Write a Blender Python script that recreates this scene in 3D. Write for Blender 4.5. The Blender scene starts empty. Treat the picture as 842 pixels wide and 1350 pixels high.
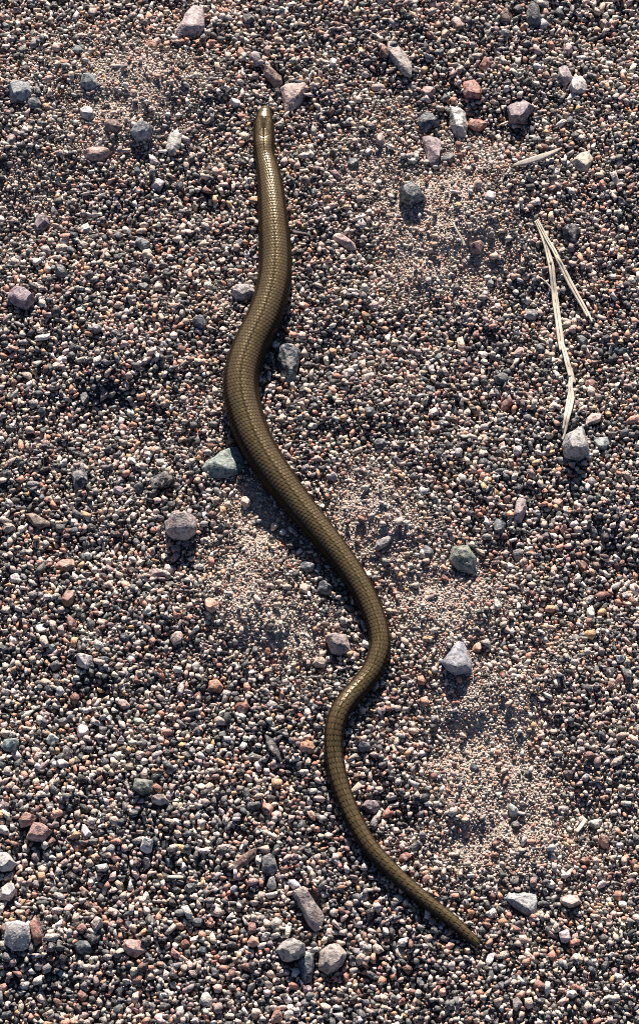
import bpy, bmesh, math
import numpy as np
from mathutils import Vector, Matrix, noise as mnoise

sc = bpy.context.scene
COL = sc.collection
R = math.radians

# ------------------------------------------------------------------ camera
TILT = R(25.0)
DIST = 0.90
PW, PH = 842.0, 1350.0                 # photograph size in pixels
HALF_H = 0.1935                        # half the picture height (m) at the aim distance
cam_d = bpy.data.cameras.new('camera')
cam = bpy.data.objects.new('camera', cam_d)
COL.objects.link(cam)
cam.location = (0, -DIST*math.sin(TILT), DIST*math.cos(TILT))
cam.rotation_euler = (TILT, 0, 0)
cam_d.sensor_fit = 'VERTICAL'
cam_d.angle = 2*math.atan(HALF_H/DIST)
cam_d.clip_start = 0.01
cam_d.clip_end = 200
sc.camera = cam

# ------------------------------------------------------------------ sky, sun, exposure
SUN_EL = R(28.0)
SUN_AZ = R(0.0)                        # from +Y, the far side of the picture
world = bpy.data.worlds.new('World')
sc.world = world
world.use_nodes = True
wn = world.node_tree
wn.nodes.clear()
wo = wn.nodes.new('ShaderNodeOutputWorld')
bg = wn.nodes.new('ShaderNodeBackground')
sky = wn.nodes.new('ShaderNodeTexSky')
sky.sky_type = 'NISHITA'
sky.sun_disc = False
sky.sun_elevation = SUN_EL
sky.sun_rotation = SUN_AZ
sky.air_density = 0.5
sky.dust_density = 0.15
bg.inputs['Strength'].default_value = 0.05
wn.links.new(sky.outputs[0], bg.inputs[0])
wn.links.new(bg.outputs[0], wo.inputs[0])
sun_d = bpy.data.lights.new('sun', 'SUN')
sun_d.energy = 5.0
sun_d.angle = R(0.55)
sun_d.color = (1.0, 0.88, 0.77)
sun = bpy.data.objects.new('sun', sun_d)
COL.objects.link(sun)
sun.rotation_euler = (-(math.pi/2 - SUN_EL), 0, -SUN_AZ)
sun.location = (0, 3, 2)
sc.view_settings.view_transform = 'Standard'
sc.view_settings.look = 'None'
sc.view_settings.gamma = 1.0
sc.view_settings.use_curve_mapping = False
sc.view_settings.exposure = 1.02
sc.cycles.use_denoising = False
sc.cycles.filter_width = 0.95
sc.cycles.max_bounces = 3
sc.cycles.diffuse_bounces = 1

# ------------------------------------------------------------------ pixel -> ground
F = (PH/2)/HALF_H*DIST                 # focal length in photo pixels
ct, st = math.cos(TILT), math.sin(TILT)
def P(px, py, z=0.0):
    """photo pixel -> point on the horizontal plane at height z (arrays allowed)"""
    px = np.asarray(px, float); py = np.asarray(py, float); z = np.asarray(z, float)
    cx = (px - PW/2)/F; cy = -(py - PH/2)/F
    dx = cx; dy = cy*ct + st; dz = cy*st - ct
    t = (z - DIST*ct)/dz
    return dx*t, -DIST*st + dy*t
def pix_of(x, y, z=0.0):
    vx = x; vy = y + DIST*st; vz = z - DIST*ct
    c_y = vy*ct + vz*st; c_z = -vy*st + vz*ct
    return PW/2 + F*vx/(-c_z), PH/2 - F*c_y/(-c_z)
PX = 2*HALF_H/PH                       # metres per photo pixel near the aim point

rng = np.random.default_rng(7)

# ------------------------------------------------------------------ numpy value noise
_lat = {}
def vnoise(x, y, wl, seed):
    if seed not in _lat:
        _lat[seed] = np.random.default_rng(1000+seed).random((256, 256))*2-1
    L = _lat[seed]
    u = np.asarray(x)/wl; v = np.asarray(y)/wl
    i = np.floor(u).astype(int); j = np.floor(v).astype(int)
    a = u-i; b = v-j
    a = a*a*(3-2*a); b = b*b*(3-2*b)
    g = lambda p, q: L[p % 256, q % 256]
    return (g(i, j)*(1-a)+g(i+1, j)*a)*(1-b)+(g(i, j+1)*(1-a)+g(i+1, j+1)*a)*b

# ------------------------------------------------------------------ the slow worm's path (photo px of the middle, width px)
WORM = np.array([
 (350,141,5),(349.6,144,14),(349,150,21),(348.2,157,26),(347.8,165,29.5),(347.6,174,31),(347.6,184,30.5),(347.8,194,28.5),
 (349,206,28),(352.5,222,31.5),(357,250,36),(361,300,41.5),(363,345,44.5),(359,382,46),(347,420,47),(330,456,47),(320,486,47.5),
 (317.5,512,47.5),(322,540,47),(336,580,45.5),(359.5,620,43),(389,660,39),(421.5,700,35.5),(453,740,32),(478.5,780,29.5),
 (495.5,820,27.5),(500.5,846,27),(498,864,27),(489.5,885,26.5),(475,904,26),(459.5,921,25.5),(447.5,939,25),(441,960,24.2),
 (439.5,982,23.6),(441.5,1005,23),(447,1030,22.4),(457.5,1060,21.6),(471.5,1090,20.8),(490.5,1120,20),(519.5,1151,19),
 (553,1181,17.6),(590,1210,15.8),(613,1230,13.4),(624,1240,11),(629,1245,7.5),(631,1247,2.5)], float)
def catmull(pts, n):
    p = np.vstack([2*pts[0]-pts[1], pts, 2*pts[-1]-pts[-2]])
    out = []
    for i in range(1, len(p)-2):
        t = np.linspace(0, 1, n, endpoint=False)[:, None]
        a, b, c, d = p[i-1], p[i], p[i+1], p[i+2]
        out.append(0.5*((2*b)+(-a+c)*t+(2*a-5*b+4*c-d)*t**2+(-a+3*b-3*c+d)*t**3))
    out.append(p[-2][None])
    return np.vstack(out)
_w = catmull(WORM, 12)
_wz = 0.42*_w[:, 2]*PX
_wx, _wy = P(_w[:, 0], _w[:, 1], _wz)
WPX = np.stack([_wx, _wy], 1)          # centre line on the ground plan (m)
WHW = np.maximum(_w[:, 2], 0.5)*PX/2   # half width (m)
def worm_dist(x, y):
    """distance to the worm's centre line minus its half width, and the half width there"""
    x = np.asarray(x, float); y = np.asarray(y, float)
    sh = x.shape
    q = np.stack([x.ravel(), y.ravel()], 1)
    A = WPX[::3]; B = WHW[::3]
    best = np.full(len(q), 9.0)
    near = np.where((np.abs(q[:, 0]) < 0.12) & (np.abs(q[:, 1]) < 0.24))[0]
    for k in range(0, len(near), 20000):
        ii = near[k:k+20000]
        d = np.sqrt(((q[ii, None, :]-A[None])**2).sum(2)) - B[None]
        best[ii] = d.min(1)
    return best.reshape(sh)

# ------------------------------------------------------------------ ground relief
def gsum(lst, x, y):
    px, py = pix_of(x, y)
    s = 0
    for (cx, cy, r, a) in lst:
        s = s + a*np.exp(-(((px-cx)**2+(py-cy)**2)/(r*r)))
    return s
DIPS = [(700,965,52,-3.2),(600,975,46,-2.4),(770,1060,44,-3.0),(575,140,70,-3.6),(690,165,55,-2.2),(830,760,60,-2.6),(545,455,44,-2.2),
        (600,560,50,-2.0),(470,450,30,-1.5),(110,560,70,-1.8),(60,900,70,-1.8),(230,1200,90,-2.0),(60,1130,60,-1.6),(760,320,60,-2.0),
        (330,150,60,-1.4),(160,330,50,-1.6),(250,270,40,-1.5),(430,1100,40,-1.0),(340,1190,60,-2.0),(500,1290,70,-1.4),
        (560,830,56,2.2),(300,800,60,2.4),(210,90,80,3.0),(590,290,60,2.4),(650,900,44,2.0),(520,690,60,2.0),(700,1120,60,2.0),
        (590,1040,50,1.6),(60,210,60,1.8),(300,560,40,-1.0),(340,680,50,-1.2),(440,830,50,-1.0),(60,20,80,-2.0),(780,40,80,-2.0)]
HUMP = 0.0024                          # swell added under the bend before the tail so the back catches sunlight
def ground_h(x, y):
    h = 1.25e-3*gsum(DIPS, x, y)
    h = h + 0.0030*vnoise(x+3, y+3, 0.055, 1) + 0.0020*vnoise(x+3, y+3, 0.021, 2) + 0.0011*vnoise(x+3, y+3, 0.008, 3)
    d = worm_dist(x, y)
    k = np.clip(d/0.018, 0, 1); k = k*k*(3-2*k)
    return h*(0.12+0.88*k) - 0.0004*(1-k) + gsum([(441, 946, 40, HUMP*0.95)], x, y)
FINE = [(440,700,40,.6),(150,180,60,.5),(620,800,50,.7),(700,940,40,.6),(540,260,50,.6),(300,740,50,.6),(600,290,70,1),(550,330,60,.9),(520,700,70,.9),(560,790,64,1),(590,930,70,1),(660,1000,80,.9),(400,840,50,1),(320,810,60,.9),
        (700,1090,70,.9),(620,1120,60,.7),(100,130,70,.8),(180,100,60,.8),(250,120,55,.8),(40,240,60,.7),(330,640,40,.9),(345,690,45,1),
        (480,660,50,.8),(270,540,40,.5),(500,180,60,.7),(470,230,40,.6),(740,860,50,.6),(620,200,50,.5),(650,360,50,.5),(800,1150,60,.5)]
COARSE = [(80,1000,160,-.5),(250,1150,200,-.45),(100,1290,160,-.4),(500,1310,130,-.3),(770,640,100,-.35),(620,500,100,-.25),(800,60,120,-.3),(400,1130,70,-.3),(120,650,110,-.2)]
def fine_w(x, y):
    return np.clip(gsum(FINE, x, y)*0.9 + gsum(COARSE, x, y) + 0.22*vnoise(x+5, y+5, 0.03, 11) + 0.14*vnoise(x+5, y+5, 0.012, 12), -0.6, 1)

# ------------------------------------------------------------------ materials
def new_mat(name):
    m = bpy.data.materials.new(name); m.use_nodes = True
    nt = m.node_tree; nt.nodes.clear()
    out = nt.nodes.new('ShaderNodeOutputMaterial')
    b = nt.nodes.new('ShaderNodeBsdfPrincipled')
    nt.links.new(b.outputs[0], out.inputs[0])
    return m, nt, b
class N:
    def __init__(s, nt): s.nt = nt
    def __call__(s, typ, **kw):
        n = s.nt.nodes.new(typ)
        for k, v in kw.items(): setattr(n, k, v)
        return n
    def link(s, a, b): s.nt.links.new(a, b)
    def math(s, op, a, b=None, c=None, clamp=False):
        n = s('ShaderNodeMath', operation=op); n.use_clamp = clamp
        for i, v in enumerate((a, b, c)):
            if v is None: continue
            if isinstance(v, (int, float)): n.inputs[i].default_value = v
            else: s.link(v, n.inputs[i])
        return n.outputs[0]
    def mix(s, f, a, b, blend='MIX'):
        n = s('ShaderNodeMix', data_type='RGBA', blend_type=blend)
        for sock, v in ((n.inputs[0], f), (n.inputs[6], a), (n.inputs[7], b)):
            if isinstance(v, (int, float)): sock.default_value = v
            elif isinstance(v, tuple): sock.default_value = (*v, 1) if len(v) == 3 else v
            else: s.link(v, sock)
        return n.outputs[2]
    def ramp(s, f, stops, interp='LINEAR'):
        n = s('ShaderNodeValToRGB'); cr = n.color_ramp; cr.interpolation = interp
        while len(cr.elements) < len(stops): cr.elements.new(0.5)
        for e, (p, c) in zip(cr.elements, stops):
            e.position = p; e.color = (*c, 1)
        s.link(f, n.inputs[0]); return n.outputs[0]
    def noise(s, vec, scale, detail=2, rough=0.5, w=None):
        n = s('ShaderNodeTexNoise')
        n.inputs['Scale'].default_value = scale; n.inputs['Detail'].default_value = detail; n.inputs['Roughness'].default_value = rough
        if vec is not None: s.link(vec, n.inputs['Vector'])
        return n.outputs['Fac']

def rock_material(name, attr, atype, scale, speck, rough=0.6, bump=0.25, bdist=0.0003):
    """stone of the colour carried by an attribute, with mineral speckle, bands and dust"""
    m, nt, b = new_mat(name); n = N(nt)
    at = n('ShaderNodeAttribute', attribute_name=attr, attribute_type=atype)
    tc = n('ShaderNodeTexCoord')
    rnd = n('ShaderNodeAttribute', attribute_name='offs', attribute_type=atype)
    add = n('ShaderNodeVectorMath', operation='ADD')
    n.link(tc.outputs['Object'], add.inputs[0]); n.link(rnd.outputs['Vector'], add.inputs[1])
    v = add.outputs[0]
    n1 = n.noise(v, scale, 3, 0.6)
    n2 = n.noise(v, scale*3.1, 2, 0.6)
    vo = n('ShaderNodeTexVoronoi'); vo.inputs['Scale'].default_value = scale*2.2; n.link(v, vo.inputs['Vector'])
    sep = n('ShaderNodeSeparateColor'); n.link(vo.outputs['Color'], sep.inputs[0])
    base = at.outputs['Color']
    dark = n.mix(1.0, base, (0.38, 0.40, 0.44), 'MULTIPLY')
    lite = n.mix(0.55, base, (0.62, 0.56, 0.52))
    f1 = n.ramp(n1, [(0.40, (0, 0, 0)), (0.62, (1, 1, 1))])
    c = n.mix(n.math('MULTIPLY', f1, 0.5), base, lite)
    fd = n.math('MULTIPLY', n.math('GREATER_THAN', sep.outputs[0], 0.72), speck)
    c = n.mix(fd, c, dark)
    fl = n.math('MULTIPLY', n.math('GREATER_THAN', sep.outputs[1], 0.82), speck*0.8)
    c = n.mix(fl, c, lite)
    f2 = n.ramp(n2, [(0.3, (0.72,)*3), (0.7, (1.14,)*3)])
    c = n.mix(1.0, c, f2, 'MULTIPLY')
    n.link(c, b.inputs['Base Color'])
    n.link(n.math('MULTIPLY_ADD', n1, 0.35, rough-0.15), b.inputs['Roughness'])
    b.inputs['Specular IOR Level'].default_value = 0.45
    bp = n('ShaderNodeBump'); bp.inputs['Strength'].default_value = bump; bp.inputs['Distance'].default_value = bdist
    n.link(n.math('ADD', n1, n2), bp.inputs['Height']); n.link(bp.outputs[0], b.inputs['Normal'])
    return m

M_STONE = rock_material('speckled_stone', 'tint', 'OBJECT', 420, 0.75, 0.6, 0.5, 0.0006)
M_BANDED = rock_material('dark_speckled_stone', 'tint', 'OBJECT', 330, 1.0, 0.5, 0.6, 0.0006)
M_GRAIN = rock_material('gravel_grain', 'tint', 'INSTANCER', 1.3, 0.6, 0.6, 0.3, 0.15)

# ------------------------------------------------------------------ ground sheet
def axis(core, step, far):
    a = list(np.arange(-core, core+step/2, step)); x, d = core, step
    while x < far:
        d *= 1.22; x += d; a.append(x); a.insert(0, -x)
    return np.array(a)
def grid_mesh(name, X, Y, Z):
    nx, ny = X.shape
    me = bpy.data.meshes.new(name)
    co = np.stack([X, Y, Z], -1).reshape(-1, 3)
    i = np.arange(nx*ny).reshape(nx, ny)
    q = np.stack([i[:-1, :-1], i[1:, :-1], i[1:, 1:], i[:-1, 1:]], -1).reshape(-1, 4)
    set_mesh(me, co, q)
    return me
def set_mesh(me, co, quads):
    me.vertices.add(len(co)); me.vertices.foreach_set('co', np.ascontiguousarray(co, np.float32).ravel())
    me.loops.add(quads.size); me.loops.foreach_set('vertex_index', quads.astype(np.int32).ravel())
    k = quads.shape[1]
    me.polygons.add(len(quads)); me.polygons.foreach_set('loop_start', np.arange(len(quads), dtype=np.int32)*k)
    me.update(calc_edges=True); me.validate()
ax = axis(0.17, 0.0012, 40.0); ay = axis(0.25, 0.0012, 40.0)
GX, GY = np.meshgrid(ax, ay, indexing='ij')
GZ = ground_h(GX, GY) - 0.0011 + 0.0012*np.clip(fine_w(GX, GY), 0, 1)
GZ += 0.00025*vnoise(GX, GY, 0.0025, 21)
me = grid_mesh('ground', GX, GY, GZ)
me.polygons.foreach_set('use_smooth', np.ones(len(me.polygons), bool))
_sa = me.attributes.new('sand', 'FLOAT', 'POINT'); _sa.data.foreach_set('value', np.clip(fine_w(GX, GY), 0, 1).astype(np.float32).ravel())
ground = bpy.data.objects.new('ground', me); COL.objects.link(ground)
ground['kind'] = 'structure'
m, nt, b = new_mat('fine_grit'); n = N(nt)
tc = n('ShaderNodeTexCoord'); v = tc.outputs['Object']
def vor(scale):
    o = n('ShaderNodeTexVoronoi'); o.inputs['Scale'].default_value = scale; n.link(v, o.inputs['Vector']); return o
v1, v2 = vor(1500), vor(620)
PAL_STOPS = [(0.0, (0.035, 0.042, 0.05)), (0.24, (0.14, 0.14, 0.145)), (0.40, (0.42, 0.30, 0.26)), (0.62, (0.50, 0.40, 0.34)), (0.78, (0.52, 0.49, 0.46)), (0.90, (0.34, 0.19, 0.15))]
s1 = n('ShaderNodeSeparateColor'); n.link(v1.outputs['Color'], s1.inputs[0])
s2 = n('ShaderNodeSeparateColor'); n.link(v2.outputs['Color'], s2.inputs[0])
c1 = n.ramp(s1.outputs[0], PAL_STOPS, 'CONSTANT'); c2 = n.ramp(s2.outputs[0], PAL_STOPS, 'CONSTANT')
sa = n('ShaderNodeAttribute', attribute_name='sand', attribute_type='GEOMETRY')
grit = n.mix(0.35, c1, c2)
grit = n.mix(sa.outputs['Fac'], n.mix(0.75, grit, (0.035, 0.036, 0.04)), n.mix(0.45, grit, (0.62, 0.51, 0.41)))  # coarse areas darkened to deepen the shade in gaps; sandy areas take pale sand colour
n.link(grit, b.inputs['Base Color'])
b.inputs['Roughness'].default_value = 0.8
bp = n('ShaderNodeBump'); bp.inputs['Strength'].default_value = 1.0; bp.inputs['Distance'].default_value = 0.0005; bp.invert = True
n.link(n.math('ADD', v1.outputs['Distance'], v2.outputs['Distance']), bp.inputs['Height']); n.link(bp.outputs[0], b.inputs['Normal'])
me.materials.append(m)

# ------------------------------------------------------------------ stones and pebbles
TONE = {
 'pinkgrey': (0.40, 0.33, 0.32), 'bluegrey': (0.27, 0.31, 0.34), 'darkgrey': (0.10, 0.115, 0.125), 'black': (0.030, 0.038, 0.046),
 'darkblue': (0.055, 0.085, 0.11), 'pinkbeige': (0.52, 0.40, 0.35), 'pink': (0.45, 0.27, 0.24), 'red': (0.36, 0.13, 0.10),
 'purple': (0.20, 0.145, 0.17), 'brown': (0.19, 0.115, 0.09), 'white': (0.66, 0.63, 0.60), 'palegrey': (0.47, 0.46, 0.45),
 'orange': (0.52, 0.25, 0.13), 'teal': (0.15, 0.23, 0.235), 'greengrey': (0.14, 0.17, 0.15), 'mauve': (0.33, 0.27, 0.28),
 'beige': (0.52, 0.44, 0.36), 'redbrown': (0.25, 0.10, 0.075), 'grey': (0.28, 0.275, 0.27), 'salmon': (0.55, 0.31, 0.24)}
def rock_mesh(name, poly, H, seed, detail):
    """angular stone from a plan outline (metres, around 0,0): hull of three rings, edges worn, surface uneven"""
    r = np.random.default_rng(seed)
    poly = np.asarray(poly, float)
    ext = np.ptp(poly, axis=0).max()
    pts = []
    for (x, y) in poly:
        pts.append((x*0.86, y*0.86, -0.25*H))
        pts.append((x, y, H*r.uniform(0.18, 0.45)))
    off = r.uniform(-0.10, 0.10, 2)*ext
    tl = r.uniform(-0.34, 0.34, 2)
    for (x, y) in poly:
        k = r.uniform(0.38, 0.80)
        xx, yy = x*k+off[0], y*k+off[1]
        pts.append((xx, yy, H*(0.93 + tl[0]*xx/ext*2 + tl[1]*yy/ext*2 + r.uniform(-0.08, 0.07))))
    bm = bmesh.new()
    vs = [bm.verts.new(p) for p in pts]
    res = bmesh.ops.convex_hull(bm, input=vs)
    bad = [g for g in res['geom_interior']+res['geom_unused'] if isinstance(g, bmesh.types.BMVert)]
    if bad: bmesh.ops.delete(bm, geom=list(set(bad)), context='VERTS')
    bmesh.ops.dissolve_limit(bm, angle_limit=R(7), verts=bm.verts[:], edges=bm.edges[:])
    bmesh.ops.bevel(bm, geom=bm.edges[:], offset=min(0.030*ext, 0.11*H), segments=2 if detail > 1 else 1, profile=0.55, affect='EDGES', clamp_overlap=True)
    bmesh.ops.triangulate(bm, faces=bm.faces[:])
    if detail > 1:
        bmesh.ops.subdivide_edges(bm, edges=[e for e in bm.edges if e.calc_length() > 0.16*ext], cuts=1, use_grid_fill=True)
        bmesh.ops.triangulate(bm, faces=bm.faces[:])
    if detail > 2:
        bmesh.ops.subdivide_edges(bm, edges=[e for e in bm.edges if e.calc_length() > 0.10*ext], cuts=1, use_grid_fill=True)
        bmesh.ops.triangulate(bm, faces=bm.faces[:])
    bm.normal_update()
    o = Vector(r.uniform(-50, 50, 3))
    for w in bm.verts:
        q = w.co/ext
        d = 0.022*mnoise.noise(q*3.2+o)+0.020*mnoise.noise(q*8+o)
        w.co += w.normal*d*ext
    me = bpy.data.meshes.new(name)
    bm.to_mesh(me); bm.free()
    me.polygons.foreach_set('use_smooth', np.ones(len(me.polygons), bool))
    try: me.set_sharp_from_angle(angle=R(24))
    except Exception: pass
    return me

footprints = []        # (x, y, radius) of every stone, for the packing of the grains
def make_stone(name, cx, cy, w, h, rot, tone, label, seed, group=None, poly=None, hk=0.55, detail=3, speck=False, cat='stone', jit=0.05):
    r = np.random.default_rng(seed+500)
    if poly is None:
        k = int(r.integers(5, 9))
        a = np.sort((np.arange(k)+r.uniform(-0.33, 0.33, k))*2*math.pi/k)
        rad = r.uniform(0.82, 1.16, k)
        ca, sa = np.cos(a)*rad*w/2, np.sin(a)*rad*h/2
        t = R(rot)
        poly = np.stack([ca*math.cos(t)-sa*math.sin(t), ca*math.sin(t)+sa*math.cos(t)], 1)
        poly = poly + [cx, cy]
    else:
        poly = np.array(poly, float)
        cx, cy = poly.mean(0)
    poly = [cx, cy] + (np.asarray(poly)-[cx, cy])*1.03
    H = hk*min(w, h)*PX*1.05
    x0, y0 = P(cx, cy, 0.25*H)
    z0 = float(ground_h(x0, y0))
    x0, y0 = P(cx, cy, z0+0.25*H)
    qx, qy = P(poly[:, 0], poly[:, 1], z0+0.25*H)
    me = rock_mesh(name, np.stack([qx-x0, qy-y0], 1), H, seed, detail)
    o = bpy.data.objects.new(name, me); COL.objects.link(o)
    o.location = (x0, y0, z0-0.0001)
    c = np.array(TONE[tone])*(0.98 if name == 'stone' else 1.08)*r.uniform(1-jit*2, 1+jit*2)*r.uniform(1-jit, 1+jit, 3)
    o['tint'] = [float(q) for q in c]
    o['offs'] = [float(q) for q in r.uniform(-3, 3, 3)]
    o['label'] = label; o['category'] = cat
    if group: o['group'] = group
    me.materials.append(M_BANDED if speck else M_STONE)
    footprints.append((float(x0), float(y0), 0.5*math.sqrt(w*h)*PX, w, h, rot))
    return o

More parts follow.
